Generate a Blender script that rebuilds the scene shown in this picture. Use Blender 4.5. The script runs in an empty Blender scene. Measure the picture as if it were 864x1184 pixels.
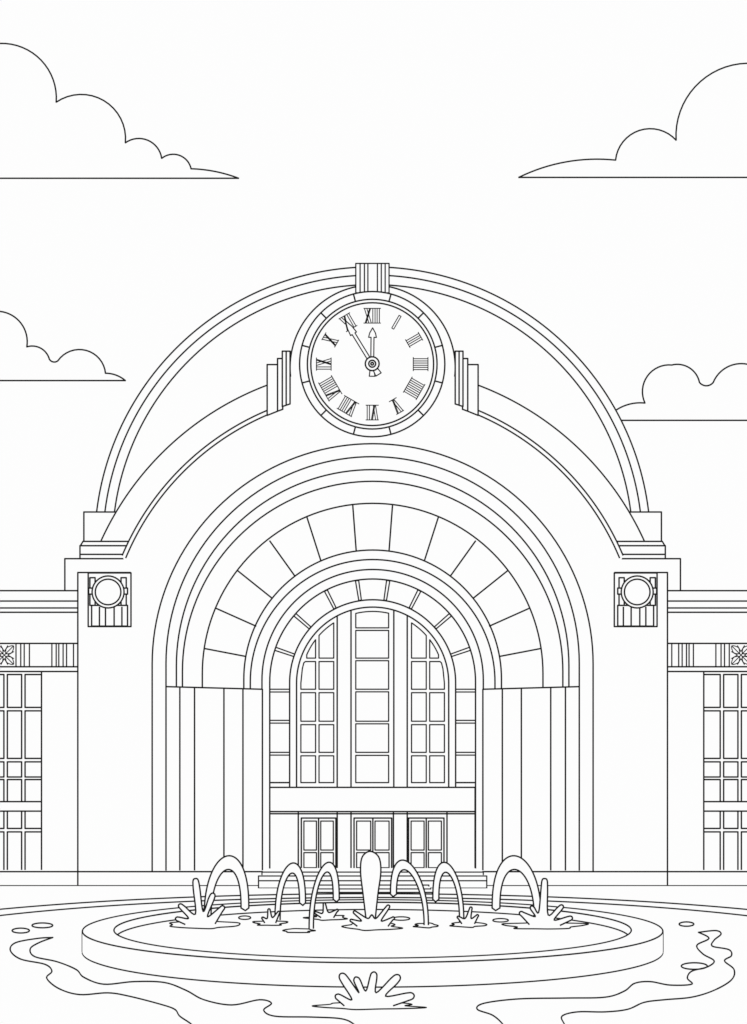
import bpy, math
from mathutils import Vector
from mathutils.geometry import tessellate_polygon

# ---------------------------------------------------------------- scene scale
F=2073.0; ZB=103.65; H=8.7; YH=850.0; CXI=432.0; C=431.0
LW=1.85
sc=bpy.context.scene
sc.view_settings.view_transform='Standard'
world=bpy.data.worlds.new("World"); sc.world=world; world.use_nodes=True
bg=world.node_tree.nodes["Background"]; bg.inputs[0].default_value=(1,1,1,1); bg.inputs[1].default_value=0.985

def flat(name,col):
    m=bpy.data.materials.new(name); m.use_nodes=True
    nt=m.node_tree; nt.nodes.clear()
    e=nt.nodes.new("ShaderNodeEmission"); o=nt.nodes.new("ShaderNodeOutputMaterial")
    e.inputs[0].default_value=(*col,1); e.inputs[1].default_value=1
    nt.links.new(e.outputs[0],o.inputs[0]); return m
PAPER=flat("white_paper",(0.985,0.985,0.985))
INK=flat("ink_line",(0.012,0.012,0.012))

def W(px,py,y):
    z=y+ZB
    return Vector(((px-CXI)*z/F, y, H+(YH-py)*z/F))
def G(px,py,z0=0.0):
    z=F*(H-z0)/(py-YH)
    return Vector(((px-CXI)*z/F, z-ZB, z0))

def empty(name):
    o=bpy.data.objects.new(name,None); sc.collection.objects.link(o); return o
def mesh(name,parent,vs,fs,mat):
    me=bpy.data.meshes.new(name); me.from_pydata(vs,[],fs); me.materials.append(mat); me.update()
    o=bpy.data.objects.new(name,me); sc.collection.objects.link(o)
    if parent: o.parent=parent
    return o

def ink(parent,name,polys,w=LW,lift=0.0):
    """polys: list of (points3d, closed) -> dark round rods following the edges"""
    vs=[];fs=[]; N=6
    for pts,closed in polys:
        n=len(pts); segs=[(i,(i+1)%n) for i in range(n if closed else n-1)]
        for a,b in segs:
            A=Vector(pts[a]);B=Vector(pts[b]); d=B-A
            if d.length<1e-5: continue
            d.normalize()
            up=Vector((0,1,0)) if abs(d.y)<0.9 else Vector((0,0,1))
            u=d.cross(up).normalized(); v=d.cross(u).normalized()
            base=len(vs)
            for P,s in ((A,-1),(B,1)):
                r=0.5*w*(P.y+ZB)/F
                Q=P+d*s*r*0.5+Vector((0,0,lift*r))
                for k in range(N):
                    t=2*math.pi*k/N
                    vs.append(Q+u*r*math.cos(t)+v*r*math.sin(t))
            for k in range(N):
                k2=(k+1)%N
                fs.append((base+k,base+k2,base+N+k2,base+N+k))
            fs.append(tuple(base+k for k in range(N))); fs.append(tuple(base+N+k for k in range(N)))
    if vs: return mesh(name,parent,vs,fs,INK)

def plate(parent,name,pts,y0,y1,outline=True,lines=None,w=LW):
    """extruded solid: outline pts (drawing units) on plane y0, running straight back to y1"""
    clean=[]
    for p in pts:
        if not clean or (abs(p[0]-clean[-1][0])+abs(p[1]-clean[-1][1]))>1e-4: clean.append(p)
    pts=clean
    f=[W(x,y,y0) for x,y in pts]; b=[Vector((p.x,y1,p.z)) for p in f]
    tri=tessellate_polygon([[Vector((p.x,p.z,0)) for p in f]])
    n=len(f); fs=[tuple(t) for t in tri]+[tuple(n+i for i in t) for t in tri]
    for i in range(n):
        j=(i+1)%n; fs.append((i,j,n+j,n+i))
    o=mesh(name,parent,f+b,fs,PAPER)
    if outline: ink(parent,name+"_edge",[(f,True)],w)
    if lines: ink(parent,name+"_lines",[([W(x,y,y0) for x,y in l],False) for l in lines],w)
    return o
def rect(x0,y0,x1,y1): return [(x0,y0),(x1,y0),(x1,y1),(x0,y1)]
def mir(p): return [(2*C-x,y) for x,y in p]
def circ(cx,cy,r,n=72,ry=None):
    ry=ry or r
    return [(cx+r*math.cos(2*math.pi*i/n),cy+ry*math.sin(2*math.pi*i/n)) for i in range(n)]
def arc(cx,cy,r,a0,a1,n=60):   # degrees from straight up, + = right
    return [(cx+r*math.sin(math.radians(a0+(a1-a0)*i/n)),cy-r*math.cos(math.radians(a0+(a1-a0)*i/n))) for i in range(n+1)]
def arch(hw,top,yb,cx=C):
    cy=top+hw
    return [(cx-hw,yb)]+arc(cx,cy,hw,-90,90,80)+[(cx+hw,yb)]
def arc3(p0,p1,p2,n=16):
    (ax,ay),(bx,by),(cx,cy)=p0,p1,p2
    d=2*(ax*(by-cy)+bx*(cy-ay)+cx*(ay-by))
    ux=((ax*ax+ay*ay)*(by-cy)+(bx*bx+by*by)*(cy-ay)+(cx*cx+cy*cy)*(ay-by))/d
    uy=((ax*ax+ay*ay)*(cx-bx)+(bx*bx+by*by)*(ax-cx)+(cx*cx+cy*cy)*(bx-ax))/d
    r=math.hypot(ax-ux,ay-uy)
    a0=math.atan2(ay-uy,ax-ux);a1=math.atan2(by-uy,bx-ux);a2=math.atan2(cy-uy,cx-ux)
    def nrm(a): return a%(2*math.pi)
    if nrm(a1-a0)<nrm(a2-a0): sp=nrm(a2-a0)
    else: sp=nrm(a2-a0)-2*math.pi
    return [(ux+r*math.cos(a0+sp*i/n),uy+r*math.sin(a0+sp*i/n)) for i in range(n+1)]
def smooth(pts,closed=False,n=8):
    out=[];L=len(pts)
    for i in range(L if closed else L-1):
        if closed: p=[pts[(i+k-1)%L] for k in range(4)]
        else: p=[pts[max(0,min(L-1,i+k-1))] for k in range(4)]
        for s in range(n):
            t=s/n
            out.append(tuple(0.5*((2*p[1][c])+(-p[0][c]+p[2][c])*t+(2*p[0][c]-5*p[1][c]+4*p[2][c]-p[3][c])*t*t+(-p[0][c]+3*p[1][c]-3*p[2][c]+p[3][c])*t**3) for c in (0,1)))
    if not closed: out.append(pts[-1])
    return out

# ================================================================= building
B=empty("train_station_building")
def arcy(r,cy,x): return cy-math.sqrt(max(0,r*r-(x-C)**2))
def cut(r,cy,y): return math.degrees(math.acos((cy-y)/r))
HOLE=arc(C,768,262,75,-75,90)      # back plates stay clear of the entrance vault
# great half dome and its stepped rim
for i,(r,y) in enumerate(((321.5,2.4),(312,2.2),(301,2.0))):
    a=cut(r,630,598)
    pl=arc(C,630,r,-a,a,120)
    plate(B,f"dome_rim_{i}",pl+[(C+r-4,700)]+HOLE+[(C-r+4,700)],y,36 if i==0 else 2.5,False,[pl])
# shoulder pedestals
for s in (0,1):
    M=(lambda p:p) if s==0 else mir
    sd="ab"[s]
    plate(B,"pedestal_"+sd,M(rect(97,592,150,627)),1.4,8,True)
    plate(B,"pedestal_ledge_"+sd,M([(96,626),(148,626),(148,631),(93,631)]),0.7,9)
    plate(B,"pedestal_course_"+sd,M(rect(92.5,631,148,641)),0.6,9)
    plate(B,"pedestal_foot_"+sd,M(rect(92.5,641,148,646)),0.65,9)
    plate(B,"shoulder_block_"+sd,M(rect(75,646,160,683)),0.5,12)
# shoulder arch
a=cut(345,768,627); a2=math.degrees(math.asin(121/345))
full=arc(C,768,345,-a,a,100)
plate(B,"shoulder_arch",full+[(C+290,700)]+HOLE+[(C-290,700)],1.2,2.1,False,[arc(C,768,345,-a,-a2,50),arc(C,768,345,a2,a,50)])
for nm,r,y in (("arch_fillet",314.2,0.35),):
    a=cut(r,764,642); a2=math.degrees(math.asin(119/r))
    pl=arc(C,764,r,-a,a,100)
    plate(B,nm,pl+[(C+270,700)]+HOLE+[(C-270,700)],y,1.3,False,[arc(C,764,r,-a,-a2,50),arc(C,764,r,a2,a,50)])
# front wall with the great opening
r=309.3; a=cut(r,764,645); a2=math.degrees(math.asin(115/r))
top=arc(C,764,r,-a,a,100)
wall=[(90,1024),(90,662),(140,662)]+top+[(722,662),(772,662),(772,1024)]+[(x,y) for x,y in reversed(arch(255,513,1024))]
plate(B,"front_wall",wall,0,3.5,False,[arc(C,764,r,-a,-a2,50),arc(C,764,r,a2,a,50),
   [(90,1008),(90,662),(151,662)],[(772,1008),(772,662),(711,662)],arch(255,513,1008)])
# stepped archivolts
def ring(name,hw,top,y,m=30,yb=1008,y1=None):
    o=arch(hw+m,top-m,yb); i=arch(hw,top,yb)
    plate(B,name,o+i[::-1],y,y1 or y+0.6,False,[i])
ring("archivolt_1",239,528,0.6,19)
ring("archivolt_2",227,543,1.0,25)
ring("archivolt_3",220,556.5,1.2,25)
ring("archivolt_4",197,582,1.4,30)
ring("voussoir_band",149,636,1.7,60)
ring("inner_archivolt_1",141.5,647,1.9)
ring("inner_archivolt_2",128,658.5,2.1)
ring("inner_archivolt_3",119,669.5,2.3)
vl=[((408,584),(412,637)),((355,598),(371,648)),((312,625.5),(341,666)),((275,660),(315,692)),((249,703),(296,724)),((237,750),(284,759))]
L=[]
for p,q in vl: L+= [[p,q],mir([p,q])]
ink(B,"voussoir_joints",[([W(x,y,1.7) for x,y in l],False) for l in L])
# jambs below the springing
jx=[192,208,225,259,281,303.5]
for i in range(5):
    t0=794+3*(jx[i]-192)/111; t1=794+3*(jx[i+1]-192)/111
    p=[(jx[i],1008),(jx[i],t0),(jx[i+1],t1),(jx[i+1],1008)]
    for s,q in enumerate((p,mir(p))): plate(B,f"jamb_{i}_{'ab'[s]}",q,0.68+0.05*i,2.6)
# plinth
for s,q in enumerate((rect(-500,1008,303.5,1024.4),mir(rect(-500,1008,303.5,1024.4)))):
    plate(B,"plinth_"+"ab"[s],q,-0.2,2.9)
ink(B,"plinth_joints",[([W(x,1008,-0.2),W(x,1024.4,-0.2)],False) for x in (90,772)])
# glass wall
plate(B,"window_wall",arch(262,508,1008),2.9,3.4,False)
plate(B,"window_glass",[(300,1008)]+arch(131,655,1008)[0:]+[(562,1008)],2.7,2.95,False)
YG=2.7
frame=arch(96,693.5,910); inner=arch(88,702,910)
plate(B,"window_frame",frame+inner[::-1],2.5,2.75,False,[frame,inner])
def bar(nm,q,y=2.6): plate(B,nm,q,y,2.75,True,None,1.6)
k=0
for ang in (8.7,27,49,71):
    for sg in (-1,1):
        q=[]
        for da,rr in ((-0.9,96),(-0.9,119),(0.9,119),(0.9,96)):
            t=math.radians(sg*ang+da); q.append((C+rr*math.sin(t),789-rr*math.cos(t)))
        bar(f"radial_muntin_{k}",q,2.6); k+=1
for y in (797,833,870):
    for q in (rect(312,y,335,y+3.2),mir(rect(312,y,335,y+3.2))):
        bar(f"side_muntin_{k}",q); k+=1
ink(B,"sill_lines",[([W(x0,905,YG),W(x1,905,YG)],False) for x0,x1 in ((312,335),(527,550))])
def pane(x0,y0,x1,y1,r=83,cy=790):
    n=10; tp=[(x0+(x1-x0)*i/n,max(y0,arcy(r,cy,x0+(x1-x0)*i/n) if abs(x0+(x1-x0)*i/n-C)<r else cy)) for i in range(n+1)]
    tp=[p for p in tp if p[1]<y1]
    if len(tp)<2: return
    global k; k+=1
    xs=[p[0] for p in tp]
    plate(B,f"window_pane_{k}",tp+[(xs[-1],y1),(xs[0],y1)],2.66,2.72,True,None,1.6)
rows=[(690,761),(765,797),(801,834),(838,870),(874,905)]
for y0,y1 in rows:
    for x0,x1 in ((348,365),(369,386)):
        pane(x0,y0,x1,y1); pane(2*C-x1,y0,2*C-x0,y1)
for y0,y1 in [(690,726),(729,761),(764,797),(800,834),(837,870),(873.5,905)]:
    pane(411.5,y0,449.5,y1)
cl=[]
for x in (390,406,455.5,471):
    cl.append([(x,arcy(87,790,x)),(x,910)])
ink(B,"window_piers",[([W(x,y,YG) for x,y in l],False) for l in cl])
# canopy and doors
plate(B,"entrance_canopy",rect(312,910.5,549.5,938.5),1.95,2.7)
dl=[[(312,910),(312,1008)],[(549.5,910),(549.5,1008)],[(345,938),(345,1008)],[(517,938),(517,1008)],[(390,938),(390,1008)],[(406,938),(406,1008)],[(455,938),(455,1008)],[(471,938),(471,1008)],[(312,941),(549,941)]]
ink(B,"door_piers",[([W(x,y,YG) for x,y in l],False) for l in dl])
for (x0,x1) in ((348.5,388.5),(409.5,453),(472.5,513.5)):
    plate(B,f"door_frame_{int(x0)}",rect(x0,946,x1,1006),2.64,2.72)
    m=(x0+x1)/2
    ink(B,"door_meeting",[([W(m,946,2.64),W(m,1006,2.64)],False)])
    for s0,s1 in ((x0+3,m-2.5),(m+2.5,x1-3)):
        plate(B,"door_pane",rect(s0,949.5,s1,983),2.6,2.66,True,None,1.6)
        plate(B,"door_panel",rect(s0,986,s1,1003.5),2.6,2.66,True,None,1.6)
# wings
for s in (0,1):
    M=(lambda p:p) if s==0 else mir
    sd="ab"[s]
    plate(B,"wing_body_"+sd,M(rect(-500,684,90.5,1008)),1.2,30,False)
    plate(B,"cornice_"+sd,M(rect(-502,683,90,695)),0.6,31)
    plate(B,"cornice_lower_"+sd,M(rect(-502,695,90,703)),0.75,2)
    plate(B,"cornice_bed_"+sd,M(rect(-502,703,90,708)),0.85,2)
    plate(B,"frieze_"+sd,M(rect(-502,744,90,771)),0.95,2)
    plate(B,"frieze_sill_"+sd,M(rect(-502,771,90,776.5)),1.05,2)
    def LN(ls,y,w=LW): ink(B,"wing_lines_"+sd,[([W(a,b,y) for a,b in M(l)],False) for l in ls],w)
    off=[0,-116,-232,-348]
    for o in off:
        LN([[(x+o,744),(x+o,771)] for x in (18.5,24,28,34,60,65,68,73,77,85)] ,0.95,1.6)
        cx,cy=5+o,757.5
        for kq in range(4):
            t=math.radians(45+90*kq); dx,dy=math.cos(t),math.sin(t)
            leaf=[(cx+dx*2,cy+dy*2),(cx+dx*8-dy*4,cy+dy*8+dx*4),(cx+dx*15,cy+dy*15),(cx+dx*8+dy*4,cy+dy*8-dx*4),(cx+dx*2,cy+dy*2)]
            LN([smooth(leaf,False,4),[(cx,cy),(cx+dx*15,cy+dy*15)]],0.95,1.2)
            t=math.radians(90*kq); dx,dy=math.cos(t),math.sin(t)
            LN([[(cx+dx*4,cy+dy*4),(cx+dx*11-dy*4,cy+dy*11+dx*4)],[(cx+dx*4,cy+dy*4),(cx+dx*11+dy*4,cy+dy*11-dx*4)]],0.95,1.2)
        for (x0,x1) in ((29,48),(8.5,25),(-14,4.5),(-37,-18.5)):
            for (y0,y1) in ((780,818),(822,877),(881,898.5),(901.5,927),(938,958),(962,1008)):
                plate(B,"wing_pane",M(rect(x0+o,y0,x1+o,y1)),1.1,1.25)
        LN([[(48+o,777),(48+o,1008)],[(-37+o,927),(48+o,927)],[(-37+o,938),(48+o,938)]],1.2)

# ================================================================= clock
K=empty("station_clock")
kx,ky=430.5,421.0
for s in (0,1):
    M=(lambda p:p) if s==0 else mir
    sd="ab"[s]
    def bt(x): return arcy(309.3,764,x)+0.5
    plate(K,"bracket_outer_"+sd,M([(309,421.5),(322,421.5),(322,bt(322)),(309,bt(309))]),-0.05,2.4)
    plate(K,"bracket_mid_"+sd,M([(321,414.5),(327,414.5),(327,bt(327)),(321,bt(321))]),-0.1,2.4)
    plate(K,"bracket_inner_"+sd,M([(326.5,406),(335.5,406),(335.5,467),(326.5,470)]),-0.15,2.4)
    ink(K,"bracket_flute_"+sd,[([W(x,y,-0.15) for x,y in M([(331,406),(331,468)])],False)])
plate(K,"clock_housing",arc(C,425,95.5,-140,140,90),-0.12,2.4,False,[arc(C,425,95.5,-96,96,80)])
plate(K,"keystone",rect(411.5,304.5,450,338.5),-0.3,2.9,True,[[(x,304.5),(x,338.5)] for x in (416.5,421.5,425.5,436.5,441,445.5)],1.6)
plate(K,"clock_bezel",circ(kx,ky,84,96),-0.5,0)
tk=[]
for i in range(12):
    t=math.radians(15+30*i)
    tk.append([(kx+rr*math.sin(t),ky-rr*math.cos(t)) for rr in (75,84)])
ink(K,"bezel_joints",[([W(x,y,-0.5) for x,y in l],False) for l in tk])
plate(K,"bezel_inner_ring",circ(kx,ky,75,96),-0.54,-0.4)
plate(K,"clock_face",circ(kx,ky,71,96),-0.58,-0.4)
nums=["XII","I","II","III","IIII","V","VI","VII","VIII","IX","X","XI"]
adv={"I":5.0,"V":9.0,"X":9.0}
NP=[]
for i,s in enumerate(nums):
    th=math.radians(30*i); wd=sum(adv[c] for c in s); u=-wd/2
    def T(a,b,th=th):  # a across, b outward
        r=56+b
        return (kx+r*math.sin(th)+a*math.cos(th), ky-r*math.cos(th)+a*math.sin(th))
    def st(u0,u1,w): NP.append([T(u0-w,-8.5),T(u1-w,8.5),T(u1+w,8.5),T(u0+w,-8.5)])
    for c in s:
        m=u+adv[c]/2
        if c=="I": st(m,m,1.3)
        if c=="V": st(m,m-2.8,1.3); st(m,m+2.8,.6)
        if c=="X": st(m+2.6,m-2.6,1.4); st(m-2.6,m+2.6,.6)
        u+=adv[c]
    if len(s)>1 or s!="I":
        NP.append([T(-wd/2-.3,8.5),T(wd/2+.3,8.5)]); NP.append([T(-wd/2-.3,-8.5),T(wd/2+.3,-8.5)])
ink(K,"numerals",[([W(x,y,-0.58) for x,y in l],True) for l in NP],1.15)
def hand(nm,tx,ty,w,hl,hw,tail,y):
    dx,dy=tx-kx,ty-ky; Ln=math.hypot(dx,dy); dx/=Ln;dy/=Ln
    def P(a,b): return (kx+dx*a-dy*b,ky+dy*a+dx*b)
    pts=[P(-tail,-w*1.9),P(-tail,w*1.9),P(0,w),P(Ln-hl,w),P(Ln-hl,hw),P(Ln-hl*0.55,hw*0.75),P(Ln,0),P(Ln-hl*0.55,-hw*0.75),P(Ln-hl,-hw),P(Ln-hl,-w),P(0,-w)]
    plate(K,nm,pts,y,y+0.03,True,None,1.4)
hand("hour_hand",431,379,1.7,11,4.5,14,-0.66)
hand("minute_hand",399.5,370.5,1.9,18,4,14,-0.72)
plate(K,"hand_hub",circ(kx,ky-0.5,8,28),-0.78,-0.6)
plate(K,"hand_hub_cap",circ(kx,ky-0.5,4,20),-0.84,-0.7)
plate(K,"hand_pin",circ(kx,ky-0.5,1.5,12),-0.88,-0.8)

# ================================================================= wall lamps
for s in (0,1):
    M=(lambda p:p) if s==0 else mir
    Lm=empty("wall_lamp")
    plate(Lm,"backplate",M(rect(102,662.5,151.5,724.5)),-0.15,0.1)
    plate(Lm,"flute_block",M(rect(106,700,147.5,724)),-0.3,-0.1,True,[M([(x,702),(x,724)]) for x in (115,122,132,141)])
    plate(Lm,"bracket_a",M(rect(104,668,110,700)),-0.3,-0.1)
    plate(Lm,"bracket_b",M(rect(140,668,146,700)),-0.3,-0.1)
    plate(Lm,"clasp",M(rect(102.5,680,147.5,687)),-0.4,-0.1)
    plate(Lm,"bowl",M(circ(125,684.5,18.5,40)),-0.55,-0.1)
    plate(Lm,"globe",M(circ(125,684.5,14.8,40)),-0.7,-0.1)

# ================================================================= steps
S=empty("entrance_steps")
for i,(x0,tp,bt_,y) in enumerate(((303,1008.5,1013,-0.5),(299,1013,1018.5,-1.2),(299,1018.5,1026,-1.8),(366,1023.5,1028,-2.6),(364,1028,1032,-4.2),(362,1032,1036,-6.0))):
    f=W(x0,tp,y); g=W(2*C-x0,tp,y); zt=max(f.z,0.06); y1=2.9 if i==0 else y+2.0
    vs=[(f.x,y,0),(g.x,y,0),(g.x,y,zt),(f.x,y,zt),(f.x,y1,0),(g.x,y1,0),(g.x,y1,zt),(f.x,y1,zt)]
    mesh(f"step_{i}",S,vs,[(0,1,2,3),(3,2,6,7),(0,3,7,4),(1,2,6,5),(4,5,6,7)],PAPER)
    ink(S,f"step_edge_{i}",[([Vector(v) for v in (vs[0],vs[1],vs[2],vs[3])],True)],1.6)

# ================================================================= ground
mesh("ground",None,[(-2500,-400,-0.01),(2500,-400,-0.01),(2500,4000,-0.01),(-2500,4000,-0.01)],[(0,1,2,3)],PAPER)
ZC=73.5; CY=ZC-ZB
FX=0-1*ZC/F
Pz=empty("plaza_paving")
def circle3(R,z,a0=0,a1=360,n=160):
    return [Vector((FX+R*math.sin(math.radians(a0+(a1-a0)*i/n)),CY+R*math.cos(math.radians(a0+(a1-a0)*i/n)),z)) for i in range(n+1)]
def fitR(px,py):
    g=G(px,py); return math.hypot(g.x-FX,g.y-CY)
R1=fitR(0,1053); R2=fitR(0,1061)
for nm,R,zz in (("path",R1,0.03),("inner_path",R2,0.06)):
    pts=circle3(R,zz,-95,95)
    lo=[Vector((p.x,p.y,-0.005)) for p in pts]
    n=len(pts)
    mesh(nm+"_paving",Pz,pts+lo,[tuple(range(n))]+[(i,i+1,n+i+1,n+i) for i in range(n-1)],PAPER)
    ink(Pz,nm+"_line",[(pts,False)],LW,0.8)
ink(Pz,"wall_foot_line",[([Vector((-26,-.25,0.0)),Vector((-7.2,-.25,0.0))],False),([Vector((7.1,-.25,0.0)),Vector((26,-.25,0.0))],False)],1.5)

# ================================================================= fountain
Fo=empty("fountain")
RO,RI,TH,WL=11.75,10.5,0.84,0.5
prof=[(RO,-0.005),(RO,TH),(RI,TH),(RI,WL-0.1)]
n=160; vs=[];fs=[]
for i in range(n):
    t=2*math.pi*i/n
    for r_,z_ in prof: vs.append((FX+r_*math.sin(t),CY+r_*math.cos(t),z_))
for i in range(n):
    j=(i+1)%n
    for k2 in range(3): fs.append((4*i+k2,4*i+k2+1,4*j+k2+1,4*j+k2))
mesh("basin",Fo,vs,fs,PAPER)
wv=circle3(RI+0.02,WL)[:-1]
mesh("water",Fo,wv,[tuple(range(len(wv)))],PAPER)
ta=math.degrees(math.acos(RO/ZC))
ls=[(circle3(RO,0.0),False)]
for sg in (-1,1):
    t=math.radians(180-sg*ta); x,y=FX+RO*math.sin(t),CY+RO*math.cos(t)
    ls.append(([Vector((x,y,0)),Vector((x,y,TH))],False))
ink(Fo,"basin_lines",ls,LW,0.5)
ink(Fo,"basin_rim_lines",[(circle3(RO,TH),False),(circle3(RI,TH),False)],LW,0.6)
ink(Fo,"water_line",[(circle3(RI-0.05,WL),False)],LW,0.7)

def slab(parent,nm,pts,y,th=0.25,open_bottom=True):
    plate(parent,nm,pts,y,y+th,False)
    ink(parent,nm+"_edge",[([W(a,b,y) for a,b in pts],not open_bottom)])
cnt=0
def blob(parent,cx,cy,rx,ry,z0,seed=0,y=None):
    pts=[]
    m=14
    for i in range(m):
        t=2*math.pi*i/m; f=1+0.22*math.sin(i*2.4+seed)+0.13*math.cos(i*4.1+seed*2)
        pts.append((cx+rx*f*math.cos(t),cy+ry*(0.6+0.4*f)*math.sin(t)))
    p=[G(a,b,z0) for a,b in smooth(pts,True,5)]
    mesh("splash_ring",parent,[q+Vector((0,0,0.005)) for q in p],[tuple(range(len(p)))],PAPER)
    ink(parent,"splash_ring_edge",[(p,True)],LW*0.9,0.9)
def crown(parent,cx,by,seq,z0,w=3.0,th=0.15):
    """seq: base, tip, valley, tip, ..., tip, base  -> one leafy crown of water"""
    global cnt
    y=G(cx,by,z0).y
    pts=[seq[0]]
    for i in range(1,len(seq)-1,2):
        v0,tp,v1=seq[i-1],seq[i],seq[i+1]
        bx,bb=(v0[0]+v1[0])/2,(v0[1]+v1[1])/2
        dx,dy=tp[0]-bx,tp[1]-bb; Ln=math.hypot(dx,dy); dx/=Ln;dy/=Ln; nx,ny=dy,-dx   # nx: left side
        ww=w*min(1.2,0.5+Ln/50)
        if nx*(v0[0]-v1[0])+ny*(v0[1]-v1[1])<0: nx,ny=-nx,-ny
        def P(a,b): return (tp[0]-dx*a+nx*b,tp[1]-dy*a+ny*b)
        pts+=[P(Ln*0.3,ww),P(ww*.5,ww*.75),P(0,0),P(ww*.5,-ww*.75),P(Ln*0.3,-ww),v1]
    slab(parent,f"splash_crown_{cnt}",smooth(pts,False,5),y-0.05,th); cnt+=1
def jet(bx,by,w,apx,ty_,tx,th,tw=3.5):
    """curved jet: base at bx,by  apex y=apx  tip tx,ty_"""
    global cnt
    y=G(bx,by,WL).y
    sg=1 if tx>bx else -1
    def path(x0,x1,yt,e):
        o=[]
        for i in range(41):
            t=math.pi*i/40; s=(1-math.cos(t))/2
            yb=by+(ty_-by)*s; hh=(by+(ty_-by)*0.5)-yt
            o.append((x0+(x1-x0)*s, yb-hh*math.sin(t)**e))
        return o
    A=path(bx-sg*w,tx+sg*tw*.4,apx,0.85)
    Bq=path(bx+sg*w,tx-sg*tw*1.6,apx+th,0.85)
    pts=A+[(tx-sg*tw*.5,ty_+3)]+Bq[::-1]
    slab(Fo,f"water_jet_{cnt}",pts,y,0.35); cnt+=1

# splash pools
blob(Fo,234,1070,38,4.5,WL,1); blob(Fo,312,1068,17,3,WL,2); blob(Fo,345,1077,17,2.3,WL,3)
blob(Fo,379,1062,22,2.8,WL,4); blob(Fo,431,1072,32,4.5,WL,5); blob(Fo,493,1071,13,2.6,WL,6)
blob(Fo,541,1070,19,3,WL,7); blob(Fo,628,1071,42,4.2,WL,8)
for cx,cy,rx,ry in ((283,1062,7,2),(579,1065,9,2),(464,1063,10,2)):
    p=[G(a,b,WL) for a,b in circ(cx,cy,rx,30,ry)]; ink(Fo,"ripple",[(p,True)],LW*.9,0.9)
jet(240,1064,4,990,1050,286,16,4.5)
jet(622,1064,4,990,1050,571,16,4.5)
jet(321,1064,3,999,1044,352,12)
jet(360,1074,2.5,1000,1040,391,12)
jet(493,1070,2.5,998,1034,453,12)
jet(534,1066,2.5,999,1040,502,12)
slab(Fo,"centre_jet",smooth([(424,1068),(420,1035),(417,1008),(419,991),(428,984.5),(438,991),(440.5,1008),(437,1035),(433.5,1068)],False,6),G(430,1073,WL).y,0.3)
crown(Fo,234,1070,[(214,1069),(203,1062),(218,1062),(207,1046),(226,1057),(226,1016),(235,1054),(247,1033),(240,1060),(259,1048),(249,1068)],WL,3.2)
crown(Fo,628,1071,[(612,1069),(601,1055),(619,1060),(614,1048),(623,1055),(630,1016),(634,1058),(651,1047),(641,1064),(662,1061),(648,1070)],WL,3.2)
crown(Fo,313,1068,[(306,1067),(303,1061),(309,1062),(311,1051),(315,1061),(323,1054),(319,1067)],WL,2.2)
crown(Fo,378,1062,[(371,1061),(364,1055),(373,1056),(375,1044),(380,1055),(391,1052),(386,1061)],WL,2.2)
crown(Fo,541,1070,[(534,1068),(529,1060),(538,1062),(545,1049),(545,1062),(553,1058),(549,1068)],WL,2.2)
crown(Fo,431,1073,[(413,1071),(405,1064),(418,1065),(409,1054),(425,1062),(430,1058),(435,1062),(450,1047),(441,1065),(456,1061),(449,1071)],WL,2.4)

# foreground splash on the paving
Sp=empty("water_splash")
blob(Sp,428,1164,60,4,0.02,5)
crown(Sp,428,1164,[(398,1163),(388,1151),(407,1156),(394,1126),(415,1148),(411,1130),(423,1146),(433,1124),(435,1148),(462,1128),(446,1152),(479,1151),(455,1163)],0.02,4.2)

# ================================================================= puddles
Pu=empty("puddle")
def gl(pts): 
    s=smooth(pts,False,7)
    ink(Pu,"puddle_edge",[([G(a,b,0.06) for a,b in s],False)],LW,0.9)
gl([(61,1085),(44,1086),(18,1091),(12,1100),(24,1110),(52,1116),(60,1124),(54,1132),(68,1144),(92,1151),(125,1149),(150,1153),(185,1162),(202,1168),(208,1176),(222,1186),(226,1196)])
gl([(61,1085),(45,1091),(35,1098),(40,1107),(66,1113),(88,1122),(97,1131),(120,1139),(155,1136),(190,1137),(215,1146),(236,1157),(268,1163),(300,1157),(314,1161),(305,1169),(318,1176),(360,1177),(395,1179),(410,1186),(415,1196)])
gl([(808,1079),(828,1077),(834,1081),(826,1088),(824,1095),(843,1099),(846,1106),(838,1112),(849,1122),(846,1134),(826,1146),(800,1154),(768,1157),(745,1160),(726,1168),(700,1171),(668,1171),(650,1176),(653,1186),(655,1196)])
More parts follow.
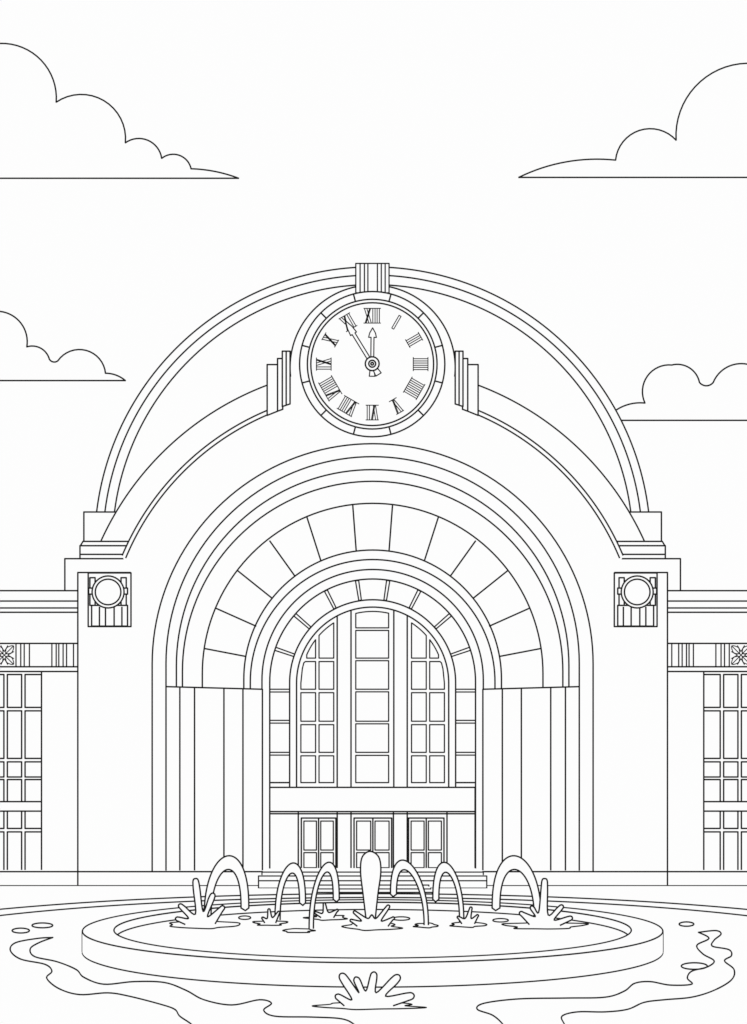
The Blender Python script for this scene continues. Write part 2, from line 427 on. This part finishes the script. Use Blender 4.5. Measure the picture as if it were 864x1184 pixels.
gl([(808,1079),(820,1086),(806,1094),(813,1104),(826,1112),(818,1119),(800,1124),(795,1132),(800,1139),(775,1140),(752,1136),(734,1138),(722,1147),(700,1154),(655,1155),(600,1156),(560,1161),(552,1168),(570,1175),(582,1186),(585,1196)])
for cx,cy,rx,ry in ((24,1077,10,2.8),(49,1071,12,2.8),(794,1069.5,8.5,2.5),(803,1118,15,3.8)):
    ink(Pu,"small_puddle",[([G(a,b,0.06) for a,b in circ(cx,cy,rx,36,ry)],True)],LW,0.9)

# ================================================================= clouds
def cloud(arcs,yb,y):
    c=empty("cloud"); pts=[]
    for a_ in arcs: pts+=arc3(*a_)
    plate(c,"cloud_body",pts,y,y+14)
cloud([[(276,206),(248,198),(221,195)],[(221,195),(206,179),(187,183)],[(187,183),(168,161),(145,165)],[(145,165),(118,115),(65,118)],[(65,118),(44,66),(0,50)],[(0,50),(-50,65),(-66,120)],[(-66,120),(-120,140),(-140,206)]],206,150)
cloud([[(600,205),(655,187),(712,185)],[(712,185),(736,152),(782,162)],[(782,162),(806,98),(864,73)],[(864,73),(930,90),(950,160)],[(950,160),(990,168),(1010,205)]],205,156)
cloud([[(145,440),(135,434),(122,431.5)],[(122,431.5),(101,405.5),(67,417)],[(67,417),(62,418.5),(57,415)],[(57,415),(46,402),(31,401)],[(31,401),(22,371),(0,360)],[(0,360),(-40,380),(-50,440)]],440,165)
cloud([[(700,486),(718,471),(746,466)],[(746,466),(752,431),(777,422)],[(777,422),(797,425),(809,442)],[(809,442),(817,446),(825,442)],[(825,442),(840,425),(864,421)],[(864,421),(900,432),(905,486)]],486,170)

# ================================================================= sun + camera
sl=bpy.data.lights.new("sun","SUN"); sl.energy=3; sl.angle=math.radians(0.5)
so=bpy.data.objects.new("sun",sl); so.rotation_euler=(math.radians(50),0,math.radians(-20)); sc.collection.objects.link(so)
cam=bpy.data.cameras.new("camera"); co=bpy.data.objects.new("camera",cam); sc.collection.objects.link(co)
cam.sensor_fit='HORIZONTAL'; cam.sensor_width=36; cam.lens=36*F/864
cam.shift_y=(YH-592)/864; cam.clip_start=0.5; cam.clip_end=8000
co.location=(0,-ZB,H); co.rotation_euler=(math.radians(90),0,0)
sc.camera=co
